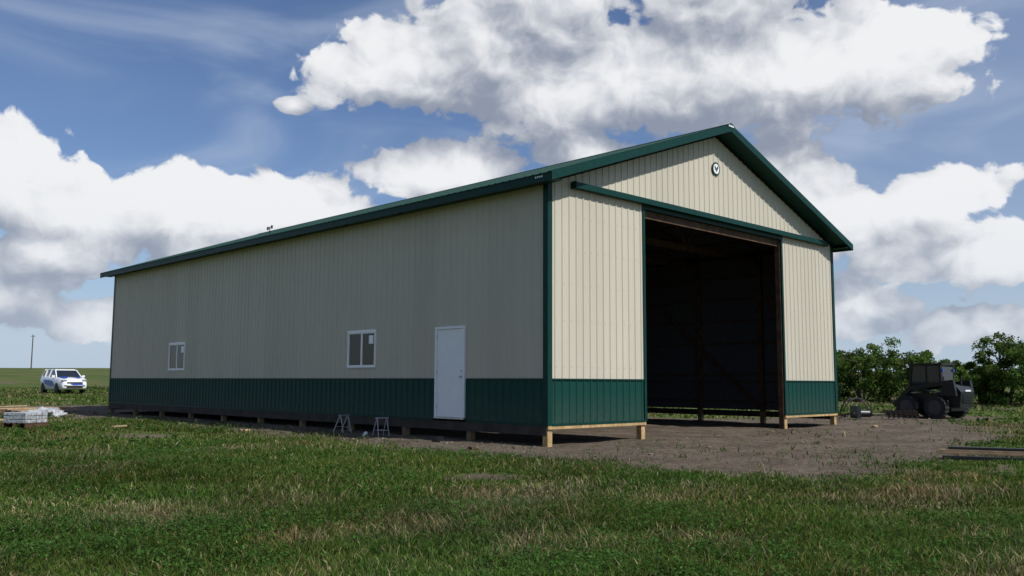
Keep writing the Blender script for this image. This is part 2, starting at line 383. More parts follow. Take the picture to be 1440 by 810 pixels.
tb.obj('green_trim',[M['trim']],barn)
for sx_ in (0,1):
    vs=[];fs=[]; pr=profile(Ya+.031,Yb-.031)
    fx=lambda v: (v if sx_==0 else W-v)
    for s,h in pr: vs+=[(fx(-EO-.06),s,rt(-EO-.06)+h),(fx(W/2),s,rt(W/2)+h)]
    for i in range(len(pr)-1): fs.append((2*i,2*i+2,2*i+3,2*i+1))
    mesh('roof_steel',vs,fs,M['roof'],barn)
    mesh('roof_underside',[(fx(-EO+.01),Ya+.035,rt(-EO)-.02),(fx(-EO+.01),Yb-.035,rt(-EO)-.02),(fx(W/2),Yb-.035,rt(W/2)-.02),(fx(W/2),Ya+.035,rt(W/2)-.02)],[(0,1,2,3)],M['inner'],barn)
rc=MB(); 
for s_ in (-1,1):
    rc.add([(W/2,Ya-.01,7.70),(W/2,Yb+.01,7.70),(W/2+s_*.17,Yb+.01,7.70-.17*SL-.008),(W/2+s_*.17,Ya-.01,7.70-.17*SL-.008)],[(0,1,2,3)])
    rc.add([(W/2,Ya-.01,7.70),(W/2+s_*.17,Ya-.01,7.70-.17*SL-.008),(W/2+s_*.17,Ya-.01,7.63-.17*SL),(W/2,Ya-.01,7.63)],[(0,1,2,3)])
rc.obj('ridge_cap',[M['roof']],barn)
lb=MB()
for i in range(5): lb.box((W/2-.13+i*.05,Ya-.016,7.585),(W/2-.13+i*.05+.034,Ya-.0115,7.635))
for i in range(4): lb.box((-EO-.034,-.26+i*.06,zE-.09),(-EO-.031,-.26+i*.06+.035,zE-.055))
lb.obj('builder_lettering',[M['white']],barn)
em=MB(); ec=Vector((6.46,-.030,6.54))
em.cyl(ec,ec+Vector((0,-.012,0)),.18,32,0); em.cyl(ec+Vector((0,-.0121,0)),ec+Vector((0,-.016,0)),.135,32,1)
for s_ in (-1,1):
    em.add([ec+Vector((s_*x_,-.019,z_)) for x_,z_ in ((0.005,-.09),(.05,-.03),(.095,.05),(.06,.09),(.02,.03),(.005,.02))],[tuple(range(6))],0)
em.obj('gable_emblem',[M['trim'],M['white']],barn)
sc=MB()
for z_ in (1.2,2.2,3.0,3.75,4.5):
    for i in range(1,int(L/P_)):
        y_=i*P_+.05
        if (doorY[0]-.05<y_<doorY[1]+.05 and z_<2.3) or (z_<2.3 and (win1[0]-.05<y_<win1[1]+.05 or win2[0]-.05<y_<win2[1]+.05)): continue
        sc.box((-.006,y_-.006,z_-.006),(-.0005,y_+.006,z_+.006))
    for i in range(1,int(W/P_)):
        x_=i*P_+.05
        if D1-.1<x_<D2+.1: continue
        sc.box((x_-.006,-.006,z_-.006),(x_+.006,-.0005,z_+.006))
sc.obj('screws',[mat('screw_heads',(.25,.23,.19),.5)],barn)
fb=MB(); ps=.14
ys=list(np.linspace(ps/2+.02,L-ps/2-.02,11))
def post(xv,yv,top,ft=0):
    fb.box((xv-ps/2,yv-ps/2,-.04),(xv+ps/2,yv+ps/2,top),1); fb.box((xv-ps/2,yv-ps/2,-.75),(xv+ps/2,yv+ps/2,-.0405),ft)  # inner lengths and long-side feet darker: shade put into the post colour
for i,yv in enumerate(ys):
    for xv in (.02+ps/2,W-.02-ps/2): post(xv,yv,H-.02,0 if i==0 else 2)
for xv in (D1-ps/2-.002,D2+ps/2+.002): post(xv,.02+ps/2,OT+.3)
for xv in (4.3,8.7): post(xv,L-.09,roofz(xv)-.02,2)
fb.box((D2-.045,.02,-.7),(D2,.17,OT),1)
fb.obj('wall_posts',[M['wood'],M['framing'],M['wood2']],barn)
sk=MB()
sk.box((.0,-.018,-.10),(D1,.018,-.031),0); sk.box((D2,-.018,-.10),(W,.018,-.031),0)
sk.box((-.018,.02,-.23),(.016,L,-.031),1); sk.box((W-.016,.02,-.22),(W+.018,L,-.031),1); sk.box((0,L-.016,-.3),(W,L+.018,-.031),1)  # long-side and back boards deepened to darken the gap below
sk.obj('skirt_boards',[M['wood'],mat('shaded_skirt_board',(.04,.032,.024),.9,var=.4,scale=3)],barn)  # second tone has the shade of the long side put into its colour
gb=MB()
for z_ in (.3,.95,1.2,2.24,3.0,3.75,4.5):
    segs=[(0.17,L-.17)]
    if z_<2.2: segs=[(.17,doorY[0]-.05),(doorY[1]+.05,L-.17)]
    for a,b_ in segs: gb.box((.015,a,z_-.05),(.055,b_,z_))
    gb.box((W-.055,.17,z_-.05),(W-.015,L-.17,z_)); gb.box((.17,L-.055,z_-.05),(W-.17,L-.015,z_))
    gb.box((.17,.015,z_-.05),(D1-.16,.055,z_)); gb.box((D2+.16,.015,z_-.05),(W-.17,.055,z_))
gb.box((D1-.1,.03,OT+.02),(D2+.1,.07,OT+.32))
for yv in ys:
    gb.box((.02,yv-.02,H-.30),(W-.02,yv+.02,H-.11))
    for s_ in (0,1):
        fx=lambda v: (v if s_==0 else W-v)
        gb.beam((fx(-.3),yv,rt(-.3)-.16),(fx(W/2),yv,rt(W/2)-.16),.04,.14)
        gb.beam((fx(W*.33),yv+.0,H-.12),(fx(W*.25),yv,rt(W*.25)-.2),.038,.09); gb.beam((fx(W*.33),yv,H-.12),(fx(W/2-.05),yv,rt(W/2)-.3),.038,.09)
        gb.beam((fx(W*.12),yv,H-.12),(fx(W*.25),yv,rt(W*.25)-.2),.036,.09)
for s_ in (0,1):
    for t in np.linspace(0,W/2-.15,10):
        fx=(t if s_==0 else W-t); gb.box((fx-.02,.02,rt(t)-.10),(fx+.02,L-.02,rt(t)-.035))
gb.beam((W-.1,2.6,.1),(W-.1,6.4,3.4),.04,.14); gb.beam((W-.1,L-2.6,.1),(W-.1,L-6.4,3.4),.04,.14)
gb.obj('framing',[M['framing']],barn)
db=MB()
db.box((-.05,doorY[0],doorZ[0]),(.06,doorY[0]+.06,doorZ[1]),0); db.box((-.05,doorY[1]-.06,doorZ[0]),(.06,doorY[1],doorZ[1]),0)
db.box((-.05,doorY[0]+.06,doorZ[1]-.06),(.06,doorY[1]-.06,doorZ[1]),0); db.box((-.06,doorY[0],doorZ[0]-.04),(.06,doorY[1],doorZ[0]),1)
db.box((-.02,doorY[0]+.063,doorZ[0]+.004),(.025,doorY[1]-.063,doorZ[1]-.063),0)
kx=doorY[0]+.13
db.cyl((-.02,kx,1.0),(-.028,kx,1.0),.033,16,1); db.cyl((-.028,kx,1.0),(-.06,kx,1.0),.012,10,1); db.cyl((-.06,kx,1.0),(-.085,kx,1.0),.028,16,1,)
db.cyl((-.02,kx,1.14),(-.036,kx,1.14),.028,16,1)
for z_ in (.3,1.1,1.95): db.cyl((-.03,doorY[1]-.062,z_-.05),(-.03,doorY[1]-.062,z_+.05),.009,8,1)
db.obj('entry_door',[M['white'],M['chrome']],barn,bev=.004)
for (a,b_) in (win1,win2):
    wb=MB(); z0,z1=winZ; f=.045
    wb.box((-.036,a,z0),(.05,a+f,z1)); wb.box((-.036,b_-f,z0),(.05,b_,z1)); wb.box((-.036,a+f,z0),(.05,b_-f,z0+f)); wb.box((-.036,a+f,z1-f),(.05,b_-f,z1))
    mdl=(a+b_)/2; wb.box((-.026,mdl-.02,z0+f),(.03,mdl+.02,z1-f))
    for k,(c,d,xo) in enumerate(((a+f,mdl-.02,-.02),(mdl+.02,b_-f,-.015))):
        g=.022; wb.box((xo,c,z0+f),(xo+.02,c+g,z1-f)); wb.box((xo,d-g,z0+f),(xo+.02,d,z1-f)); wb.box((xo,c+g,z0+f),(xo+.02,d-g,z0+f+g)); wb.box((xo,c+g,z1-f-g),(xo+.02,d-g,z1-f))
        wb.add([(xo+.008,c+g,z0+f+g),(xo+.008,d-g,z0+f+g),(xo+.008,d-g,z1-f-g),(xo+.008,c+g,z1-f-g)],[(3,2,1,0)],1)
        if k==0: wb.add([(xo+.006,c+.07,z1-.34),(xo+.006,c+.27,z1-.34),(xo+.006,c+.27,z1-.12),(xo+.006,c+.07,z1-.12)],[(3,2,1,0)],0)
    wb.box((-.03,a-.03,z1),(-.0215,b_+.03,z1+.03),0)
    wb.obj('slider_window',[M['vinyl'],M['glass']],barn)
ab=MB(); ax,ay_=-.30,11.3; az_=rt(ax)
ab.cyl((ax,ay_,az_-.02),(ax,ay_,az_+.26),.014,8); ab.cyl((ax-.02,ay_-.12,az_+.2),(ax,ay_+.12,az_+.22),.012,6); ab.cyl((ax,ay_-.12,az_+.19),(ax,ay_-.12,az_+.28),.03,8); ab.cyl((ax,ay_+.12,az_+.17),(ax,ay_+.12,az_+.26),.03,8)
ab.obj('weather_vane',[M['dkpaint']],barn)

# ---------------------------------------------------------------- ground objects
def gz(x,y): return float(ground_z(np.array([x]),np.array([y]))[0])
lp=empty('lumber_stack',(3.05,-6.75,gz(3.1,-6.8)+.04),math.radians(-69))
b1=MB()
b1.box((.25,-.35,-.03),(.34,.35,.06),0); b1.box((2.6,-.35,-.03),(2.69,.35,.06),0)
for i,(y_,ln,mi) in enumerate(((-.30,3.7,0),(-.14,4.0,0),(.03,3.5,0),(.19,3.9,0))):
    b1.box((random.uniform(-.1,.2),y_,.062),(ln,y_+.14,.10),mi)
b1.box((-.05,-.28,.102),(3.6,-.15,.14),0); b1.box((.1,-.02,.102),(3.8,.12,.14),0)
b1.box((.0,-.55,-.01),(3.3,-.40,.05),1); b1.box((.3,-.12,.142),(3.2,.0,.18),0); b1.box((.1,-.26,.142),(3.4,-.14,.19),1)
b1.obj('boards',[mat('weathered_boards',(.27,.19,.11),.85,var=.35),M['dkpaint']],lp,bev=.004)
for (sx_,sy_,rz) in ((-.55,6.75,1.75),(-.5,5.15,1.35)):
    e=empty('sawhorse',(sx_,sy_,gz(sx_,sy_)),rz); e.scale=(.88,.88,.88); b=MB()
    for yy in (-.16,.16):
        b.beam((-.20,yy,0),(-.06,yy*.9,.5),.02,.03); b.beam((.22,yy,0),(-.04,yy*.9,.5),.02,.03)
    b.beam((-.05,-.2,.5),(-.05,.2,.5),.035,.035); b.beam((-.15,-.16,.16),(-.15,.16,.16),.02,.02); b.beam((.14,-.16,.16),(.14,.16,.16),.02,.02); b.obj('frame',[M['alu']],e)
def debris(name,pos,size,rz,mt,bev=.01):
    z=gz(*pos); return box(name,(-size[0]/2,-size[1]/2,0),(size[0]/2,size[1]/2,size[2]),M[mt],None,bev,(random.uniform(-.1,.1),random.uniform(-.1,.1),rz),(pos[0],pos[1],z+.01))
debris('wood_block',(-.8,2.6),(.30,.14,.10),.4,'dkpaint')
debris('plank_offcut',(-4.1,12.6),(.65,.14,.05),-.6,'lumber')
debris('plank_offcut',(-2.2,8.8),(.3,.09,.04),.3,'lumber'); debris('plank_offcut',(-1.9,.2),(.35,.09,.04),1.2,'framing')
debris('plank_offcut',(12.9,-1.2),(.5,.09,.04),.2,'lumber')
cup=MB(); cz=gz(-.9,5.3); cup.cyl((-.9,5.3,cz+.03),(-.80,5.35,cz+.07),.035,12,0,.045); cup.obj('paper_cup',[M['white']])
e=empty('plank_pile',(-3.2,25.2,gz(-3.2,25.2)),.3); b=MB()
for i in range(16):
    a=random.uniform(-.5,.5); cx0,cy0=random.uniform(-2,1.6),random.uniform(-1,1); ln=random.uniform(.6,1.6); z_=.03+.045*(i//3)
    b.beam((cx0-ln*math.cos(a),cy0-ln*math.sin(a),z_),(cx0+ln*math.cos(a),cy0+ln*math.sin(a),z_+.03),.14,.04,i%4==0)
b.obj('planks',[M['lumber'],M['framing']],e)
e=empty('wrapped_pallet',(-6.0,13.9,gz(-6,13.9)),.5); b=MB()
for i in range(5): b.box((-.4,-.42+i*.19,0.10),(.4,-.42+i*.19+.1,.125),1)
for i in range(3): b.box((-.4,-.42+i*.39,0),(.4,-.36+i*.39,.098),1)
for i in range(4):
    for j in range(3): b.box((-.37+i*.19,-.38,.13+j*.095),(-.37+i*.19+.17,.38,.13+j*.095+.085),0)
b.obj('bundle',[M['plastic'],M['framing']],e,bev=.012)
def blob(name,pos,s,mt,seed,flat=.5):
    bm=bmesh.new(); bmesh.ops.create_icosphere(bm,subdivisions=4,radius=1); o_=Vector((seed,seed*2,0))
    from mathutils import noise as mn
    for v in bm.verts:
        d=1+.55*(mn.fractal(v.co*1.6+o_,.8,2,4)); v.co=Vector((v.co.x*s[0]*d,v.co.y*s[1]*d,max(v.co.z,-.3)*s[2]*d))
    me=D.meshes.new(name); bm.to_mesh(me); bm.free(); me.materials.append(M[mt])
    for p in me.polygons: p.use_smooth=True
    ob=D.objects.new(name,me); ob.location=(pos[0],pos[1],gz(*pos)+s[2]*.2); link(ob)
blob('plastic_sheet',(-3.1,21.9),(.6,.4,.25),'plastic',3); blob('plastic_sheet',(-5.1,24.6),(.4,.4,.2),'plastic',8); blob('tarp',(-4.4,20.6),(.35,.3,.22),'dkpaint',5)
debris('plank_offcut',(-5.6,18.6),(1.6,.14,.06),.2,'lumber'); debris('plank_offcut',(-6.3,17.3),(1.3,.2,.08),-.5,'framing')

px,py=55,227; pz=gz(px,py); b=MB(); b.cyl((px,py,pz-.5),(px,py,pz+8.6),.16,10,0,.11); b.beam((px-.5,py+.15,pz+8.2),(px+.5,py-.15,pz+8.2),.1,.12)
b.obj('utility_pole',[mat('pole_wood',(.09,.075,.06),.9)])

# ---------------------------------------------------------------- car (compact suv), +x is the nose
def wheel(b,x,y,z,r,w,mi_t,mi_r,side):
    b.cyl((x,y-w/2,z),(x,y+w/2,z),r,28,mi_t); ys_=y+side*(w/2+.004)
    b.cyl((x,ys_-side*.01,z),(x,ys_,z),r*.62,20,mi_r)
    for i in range(5):
        t=i*2*math.pi/5; b.beam((x,ys_+side*.008,z),(x+math.cos(t)*r*.55,ys_+side*.008,z+math.sin(t)*r*.55),.03,.06,mi_r)
cx0,cy0=7.6,53.8
toC=math.atan2(CAM[1]-cy0,CAM[0]-cx0)
car=empty('parked_car',(cx0,cy0,gz(cx0,cy0)),toC+math.radians(18))
st=[(2.26,.70,.38,.62,.72),(2.20,.80,.30,.72,.86),(1.95,.88,.24,.80,.97),(1.45,.92,.22,.86,1.03),(.95,.92,.22,.88,1.08),(0,.92,.22,.89,1.10),(-1.0,.92,.22,.89,1.13),(-1.7,.91,.24,.87,1.15),(-2.15,.86,.32,.80,1.12),(-2.24,.78,.40,.72,1.0)]
vs=[];fs=[]
for x_,w1,z1,w2,z2 in st:
    zm=(z1*.45+z2*.55); vs+=[(x_,-w1*.93,z1),(x_,-w1,zm*.8),(x_,-(w1*.5+w2*.5)-.02,zm*1.12),(x_,-w2,z2),(x_,0,z2+.03),(x_,w2,z2),(x_,(w1*.5+w2*.5)+.02,zm*1.12),(x_,w1,zm*.8),(x_,w1*.93,z1)]
n=9
for i in range(len(st)-1):
    for j in range(n-1): fs.append((i*n+j,i*n+j+1,(i+1)*n+j+1,(i+1)*n+j))
    fs.append((i*n+8,i*n,(i+1)*n,(i+1)*n+8))
fs+= [tuple(range(n))[::-1],tuple((len(st)-1)*n+j for j in range(n))]
bo=mesh('body',vs,fs,M['carwhite'],car,True); bo.modifiers.new('b','BEVEL').width=.02
gvs=[(1.05,-.80,1.08),(1.05,.80,1.08),(.35,.66,1.58),(.35,-.66,1.58),(-1.55,-.66,1.60),(-1.55,.66,1.60),(-2.02,.76,1.14),(-2.02,-.76,1.14),(0,-.86,1.10),(0,.86,1.10)]
mesh('windows',gvs,[(0,1,2,3),(3,2,5,4),(4,5,6,7),(0,3,4,7),(1,6,5,2)],M['dkglass'],car)
b=MB()
b.add([(.42,-.67,1.56),(.42,.67,1.56),(.2,.64,1.64),(.2,-.64,1.64),(-1.55,-.64,1.66),(-1.55,.64,1.66),(-1.75,.66,1.58),(-1.75,-.66,1.58)],[(0,1,2,3),(3,2,5,4),(4,5,6,7),(0,3,4,7),(1,6,5,2)],0)
for s_ in (-1,1):
    b.beam((1.05,s_*.81,1.08),(.36,s_*.67,1.58),.06,.06,0); b.beam((-.35,s_*.86,1.1),(-.40,s_*.675,1.6),.07,.05,0); b.beam((-1.15,s_*.86,1.12),(-1.25,s_*.675,1.6),.10,.05,0); b.beam((-1.98,s_*.78,1.14),(-1.6,s_*.67,1.6),.14,.08,0)
    b.box((.75,s_*.98-.09,1.08),(.95,s_*.98+.09,1.22),0)
    b.box((2.02,s_*.64-.16,.80),(2.235,s_*.64+.13,.92),3)
    b.box((2.1,s_*.6-.09,.46),(2.262,s_*.6+.09,.54),2)
    for xx in (1.42,-1.38): wheel(b,xx,s_*.80,.35,.35,.24,2,4,s_)
    b.add([(x_,s_*.93,z_) for x_,z_ in ((1.0,.5),(.3,.45),(-.9,.62),(-1.3,.9),(-.2,.9),(.7,.8))],[tuple(range(6))],1)
b.box((2.12,-.5,.66),(2.275,.5,.76),2); b.box((2.1,-.52,.36),(2.285,.52,.52),2)
b.add([(2.02,-.62,1.02),(1.25,-.80,1.10),(1.2,-.15,1.125),(1.7,-.25,1.09)],[(0,1,2,3)],1); b.add([(1.9,.3,1.06),(1.3,.2,1.12),(1.25,.75,1.10),(1.6,.7,1.07)],[(0,1,2,3)],1)
b.add([(2.287,.55,.58),(2.287,-.1,.56),(2.287,-.3,.64),(2.287,.5,.65)],[(0,1,2,3)],1)
b.obj('fittings',[M['carwhite'],M['blue'],M['black'],M['chrome'],M['grey']],car)

# ---------------------------------------------------------------- skid steer, +x forward
sx0,sy0=22.6,.75
fdir=math.atan2(.80*FW[1]-.60*RT[1],.80*FW[0]-.60*RT[0])
ss=empty('skid_steer_loader',(sx0,sy0,gz(sx0,sy0)),fdir)
b=MB()
b.box((-1.0,-.52,.28),(.95,.52,.95),0)
b.add([(-1.32,-.5,.42),(-1.32,.5,.42),(-1.38,.5,1.0),(-1.38,-.5,1.0),(-1.2,-.5,1.22),(-1.2,.5,1.22),(-.62,.5,1.30),(-.62,-.5,1.30),(-.62,-.5,.42),(-.62,.5,.42)],[(0,1,2,3)[::-1],(3,2,5,4)[::-1],(4,5,6,7)[::-1],(0,3,4,7,8),(1,9,6,5,2),(8,7,6,9)],0)
for i in range(5): b.box((-1.392,-.36,.62+i*.07),(-1.36,.36,.65+i*.07),2)
for s_ in (-1,1):
    for xx in (.58,-.55): 
        wheel(b,xx,s_*.74,.42,.42,.32,1,3,s_)
        for i in range(18):
            t=i*2*math.pi/18; b.beam((xx+math.cos(t)*.42,s_*.74-.15,.42+math.sin(t)*.42),(xx+math.cos(t+.12)*.42,s_*.74+.15,.42+math.sin(t+.12)*.42),.05,.04,1)
    b.add([(x_,s_*.64+o_,z_) for o_ in (-.07,.07) for x_,z_ in ((-1.3,.85),(-.7,.85),(-.85,1.42),(-1.2,1.46))],[(0,1,2,3),(7,6,5,4),(0,4,5,1),(1,5,6,2),(2,6,7,3),(3,7,4,0)],0)
    b.beam((-1.15,s_*.68,1.38),(.55,s_*.68,1.12),.09,.16,0); b.beam((.5,s_*.68,1.15),(1.2,s_*.66,.45),.09,.16,0); b.cyl((-.8,s_*.62,.95),(.1,s_*.62,1.1),.035,8,3)
    b.beam((1.1,s_*.45,.2),(1.25,s_*.45,.62),.12,.08,0)
    b.beam((.66,s_*.47,.95),(.52,s_*.47,2.02),.07,.07,0); b.beam((-.62,s_*.47,1.2),(-.60,s_*.47,2.02),.08,.09,0); b.beam((-.05,s_*.475,.95),(-.05,s_*.475,2.02),.05,.04,0)
    b.add([(x_,s_*.47,z_) for x_,z_ in ((.64,1.0),(-.6,1.25),(-.58,2.0),(.52,2.0))],[(0,1,2,3)],2)
    b.box((-.70,s_*.40-.05,1.78),(-.66,s_*.40+.05,1.86),5); b.cyl((-.66,s_*.40,1.82),(-.60,s_*.40,1.82),.02,6,1)
b.add([(.64,-.45,1.0),(.64,.45,1.0),(.53,.45,2.0),(.53,-.45,2.0)],[(0,1,2,3)],2); b.add([(-.655,-.40,1.34),(-.655,.40,1.34),(-.645,.40,1.96),(-.645,-.40,1.96)],[(0,1,2,3)],2)
b.box((-.70,-.52,2.02),(.60,.52,2.10),0); b.beam((1.22,-.55,.25),(1.22,.55,.25),.06,.12,0); b.beam((1.22,-.55,.6),(1.22,.55,.6),.06,.1,0)
b.cyl((-1.0,-.3,1.24),(-1.0,-.3,1.6),.035,10,1)
b.box((-.9,-.527,.6),(-.3,-.521,.68),4); b.box((-.9,.521,.6),(-.3,.527,.68),4); b.box((-1.405,-.2,1.02),(-1.385,.2,1.08),4)
b.obj('machine',[M['dkpaint'],M['black'],M['dkglass'],M['grey'],M['white'],M['blue']],ss,bev=.012)
e=empty('auger_attachment',(18.9,1.5,gz(18.9,1.5)),math.radians(-35)); b=MB()
b.cyl((-.1,0,.2),(1.9,0,.16),.035,10)
N_=70; 
for i in range(N_):
    t0=i/N_;t1=(i+1)/N_; a0=t0*2*math.pi*7;a1=t1*2*math.pi*7; x0_=.5+t0*1.35;x1_=.5+t1*1.35
    b.add([(x0_,.03*math.cos(a0),.19+.03*math.sin(a0)),(x0_,.17*math.cos(a0),.19+.17*math.sin(a0)),(x1_,.17*math.cos(a1),.19+.17*math.sin(a1)),(x1_,.03*math.cos(a1),.19+.03*math.sin(a1))],[(0,1,2,3)],0)
b.cyl((-.55,0,.22),(-.1,0,.21),.13,16,1); b.box((-.75,-.25,.05),(-.6,.25,.5),1)
for s_ in (-.12,.1):
    b.tube([(-.65+.55*math.cos(t),s_+.1*math.sin(t*2),.35+.42*math.sin(t)) for t in np.linspace(-.3,math.pi+.2,16)],.022,8,2)
b.tube([(-1.6+.35*math.cos(t),.1+.15*math.cos(t),.28+.26*math.sin(t)) for t in np.linspace(0,2*math.pi,20)],.028,8,2)
b.beam((-1.8,-.4,.05),(-.8,.5,.12),.09,.09,0); b.beam((-1.5,.5,.05),(-.9,-.3,.25),.07,.07,0)
b.obj('auger',[M['rust'],M['dkpaint'],M['black']],e)

# ---------------------------------------------------------------- trees
def tree(az,r,h,wd,seed,name='tree'):
    a=math.radians(az); x0=CAM[0]+r*math.sin(a); y0=CAM[1]+r*math.cos(a); z0=gz(x0,y0); R_=np.random.default_rng(seed)
    e=empty(name,(x0,y0,z0)); b=MB(); clumps=[]
    nst=5
    for i in range(nst):
        t=2*math.pi*i/nst+R_.random(); top=Vector((math.cos(t)*wd*.4*R_.random(),math.sin(t)*wd*.4*R_.random(),h*(.6+.42*R_.random())))
        b0=Vector((math.cos(t)*.12,math.sin(t)*.12,-.1)); mid=b0.lerp(top,.5)+Vector((R_.normal(0,.15),R_.normal(0,.15),0))
        b.cyl(b0,mid,.07,7,0,.045); b.cyl(mid,top,.045,6,0,.015); clumps+= [top,mid]
        for j in range(4):
            f=R_.random(); p=mid.lerp(top,f); q=p+Vector((R_.normal(0,wd*.3),R_.normal(0,wd*.3),abs(R_.normal(0,h*.13)))); b.cyl(p,q,.025,5,0,.008); clumps.append(q)
    b.obj('trunk',[M['bark']],e)
    for i in range(20):
        t=R_.random()*2*math.pi; zz=R_.random()**1.2; rad=wd*.54*math.sqrt(max(.05,1-(zz*1.05-.35)**2*1.4))*math.sqrt(R_.random())
        clumps.append(Vector((math.cos(t)*rad,math.sin(t)*rad,h*(.06+.84*zz))))
    P=[];C=[]
    for c in clumps:
        k=int(R_.integers(90,200)); s=R_.uniform(.18,.44)*wd/3; q=R_.normal(0,1,(k,3)); q/=np.linalg.norm(q,axis=1)[:,None]; q*=(R_.random((k,1))**.6)*s*np.array([1.2,1.2,.9])
        p=q+np.array(c)*np.array([1,1,.93]); p[:,2]=np.maximum(p[:,2],.05); P.append(p)
        base=np.array([.090,.155,.036])*R_.uniform(.45,1.4)+np.array([.015,.010,0])*R_.random(); C.append(base*(.75+.5*R_.random((k,1))))
    p=np.concatenate(P);c=np.concatenate(C);k=len(p); u=R_.normal(0,1,(k,3)); u/=np.linalg.norm(u,axis=1)[:,None]; v=np.cross(u,R_.normal(0,1,(k,3))); v/=np.linalg.norm(v,axis=1)[:,None]
    s=R_.uniform(.045,.10,(k,1)); u*=s; v*=s*.6
    polymesh('foliage',np.stack([p-u,p+v,p+u,p-v],1),4,c,M['leaf'],e)
M['bark']=mat('bark',(.07,.055,.04),.9,var=.3)
for i,(az,r,h,wd) in enumerate(((64.2,60,3.1,3.4),(65.6,57,2.9,3.2),(66.9,59,3.2,3.3),(68.2,56,3.0,3.2),(69.4,60,2.5,3.2),(70.6,59,2.3,3.2),(71.9,57,2.7,2.8),(73.1,56,3.9,3.2),(74.4,55,3.4,3.2),(75.8,57,3.6,3.4),(77.3,56,3.2,3.5),(79,58,3.6,3.8),(62.6,64,2.8,3.6),(61,66,2.8,3.4))):
    tree(az,r,h,wd,100+i)

# ---------------------------------------------------------------- light & world
SE=math.radians(47); SAZ=math.radians(168)
sd=Vector((math.sin(SAZ)*math.cos(SE),math.cos(SAZ)*math.cos(SE),math.sin(SE)))
sl=D.lights.new('sun','SUN'); sl.energy=4.6; sl.angle=math.radians(.5); sl.color=(1,.965,.91)
so=D.objects.new('sun',sl); so.rotation_euler=sd.to_track_quat('Z','Y').to_euler(); link(so)
w=D.worlds.new('World'); S.world=w; w.use_nodes=True; nt=w.node_tree; nt.nodes.clear(); N=nt.nodes.new; K=nt.links.new
out=N('ShaderNodeOutputWorld'); bg=N('ShaderNodeBackground'); bg.inputs[1].default_value=.078; K(bg.outputs[0],out.inputs[0])
sky=N('ShaderNodeTexSky'); sky.sky_type='NISHITA'; sky.sun_disc=False; sky.sun_elevation=SE; sky.sun_rotation=SAZ; sky.dust_density=.5; sky.ozone_density=2.0
def MA(op,a,b_=None,c=None,clamp=False):
    n=N('ShaderNodeMath'); n.operation=op; n.use_clamp=clamp
    for i,v in enumerate((a,b_,c)):
        if v is None: continue
        if isinstance(v,(int,float)): n.inputs[i].default_value=v
        else: K(v,n.inputs[i])
    return n.outputs[0]
def VM(op,a,b_=None,sc=None):
    n=N('ShaderNodeVectorMath'); n.operation=op
    for i,v in enumerate((a,b_)):
        if v is None: continue
        if isinstance(v,(tuple,list)): n.inputs[i].default_value=v
        else: K(v,n.inputs[i])
    if sc is not None: n.inputs['Scale'].default_value=sc
    return n.outputs['Value'] if op in('LENGTH','DOT_PRODUCT','DISTANCE') else n.outputs[0]
def MR(v,a,b_,c=0,d=1,sm=True):
    n=N('ShaderNodeMapRange'); n.interpolation_type='SMOOTHSTEP' if sm else 'LINEAR'
    K(v,n.inputs[0])
    for i,x in enumerate((a,b_,c,d)): n.inputs[i+1].default_value=x
    return n.outputs[0]
def MC(f,a,b_):
    n=N('ShaderNodeMix'); n.data_type='RGBA'; 
    if isinstance(f,(int,float)): n.inputs[0].default_value=f
    else: K(f,n.inputs[0])
    for i,v in ((6,a),(7,b_)):
        if isinstance(v,tuple): n.inputs[i].default_value=(*v,1)
        else: K(v,n.inputs[i])
    return n.outputs[2]
def NZ(p,sc,de,ro=.5,di=0):
    n=N('ShaderNodeTexNoise'); n.noise_dimensions='2D'; n.inputs['Scale'].default_value=sc; n.inputs['Detail'].default_value=de; n.inputs['Roughness'].default_value=ro; n.inputs['Distortion'].default_value=di; K(p,n.inputs['Vector']); return n
tc=N('ShaderNodeTexCoord'); dr=tc.outputs['Generated']
xr=VM('DOT_PRODUCT',dr,(RT[0],RT[1],0)); yf=VM('DOT_PRODUCT',dr,(FW[0],FW[1],0)); zz=VM('DOT_PRODUCT',dr,(0,0,1))
az=MA('MULTIPLY',MA('ARCTAN2',xr,yf),57.2958); el=MA('MULTIPLY',MA('ARCSINE',zz),57.2958)
cp=N('ShaderNodeCombineXYZ'); K(az,cp.inputs[0]); K(el,cp.inputs[1]); P=cp.outputs[0]
PS=VM('MULTIPLY',P,(.5,1,1))
BL=[(-9.5,19.2,2.4),(-6,20.0,3.4),(-1,21.6,4),(3.4,18.4,3.4),(8.6,19.4,3.8),(13,19.8,4.4),(18,18.8,4.4),(22.8,19.0,3.4),(2,25.5,4.5),(14,25,4),
(-31,11.0,3.6),(-26,9.3,3.0),(-20.5,10.6,2.8),(-15,10.6,2.6),(-10.5,9.8,2.2),(-28,6.9,2.2),(-19,7.5,2.4),
(-6,13.3,2.0),(-3,13.3,2.3),(4.6,14.7,1.9),(17.0,12.5,2.5),(19.8,9.8,2.6),(26,10.9,2.0),(24.5,7.6,2.1),(28.4,7.5,2.2),
(-29.5,4.3,1.5),(-24.5,3.6,1.5),(21.5,4.3,1.9),(27.5,3.4,1.6),(-14.3,17,.55)]
def blobs(dx,dy):
    m=None
    for (a,e,r) in BL:
        d_=VM('DISTANCE',PS,(a*.5-dx*.5,e-dy,0))
        l=MA('MULTIPLY',d_,1/r)
        if m is None: m=l
        else:
            n=N('ShaderNodeMath'); n.operation='SMOOTH_MIN'; K(m,n.inputs[0]); K(l,n.inputs[1]); n.inputs[2].default_value=.25; m=n.outputs[0]
    return MA('SUBTRACT',1,m)
away=MA('MAXIMUM',MR(MA('ABSOLUTE',az),36,44),MR(el,27,32))
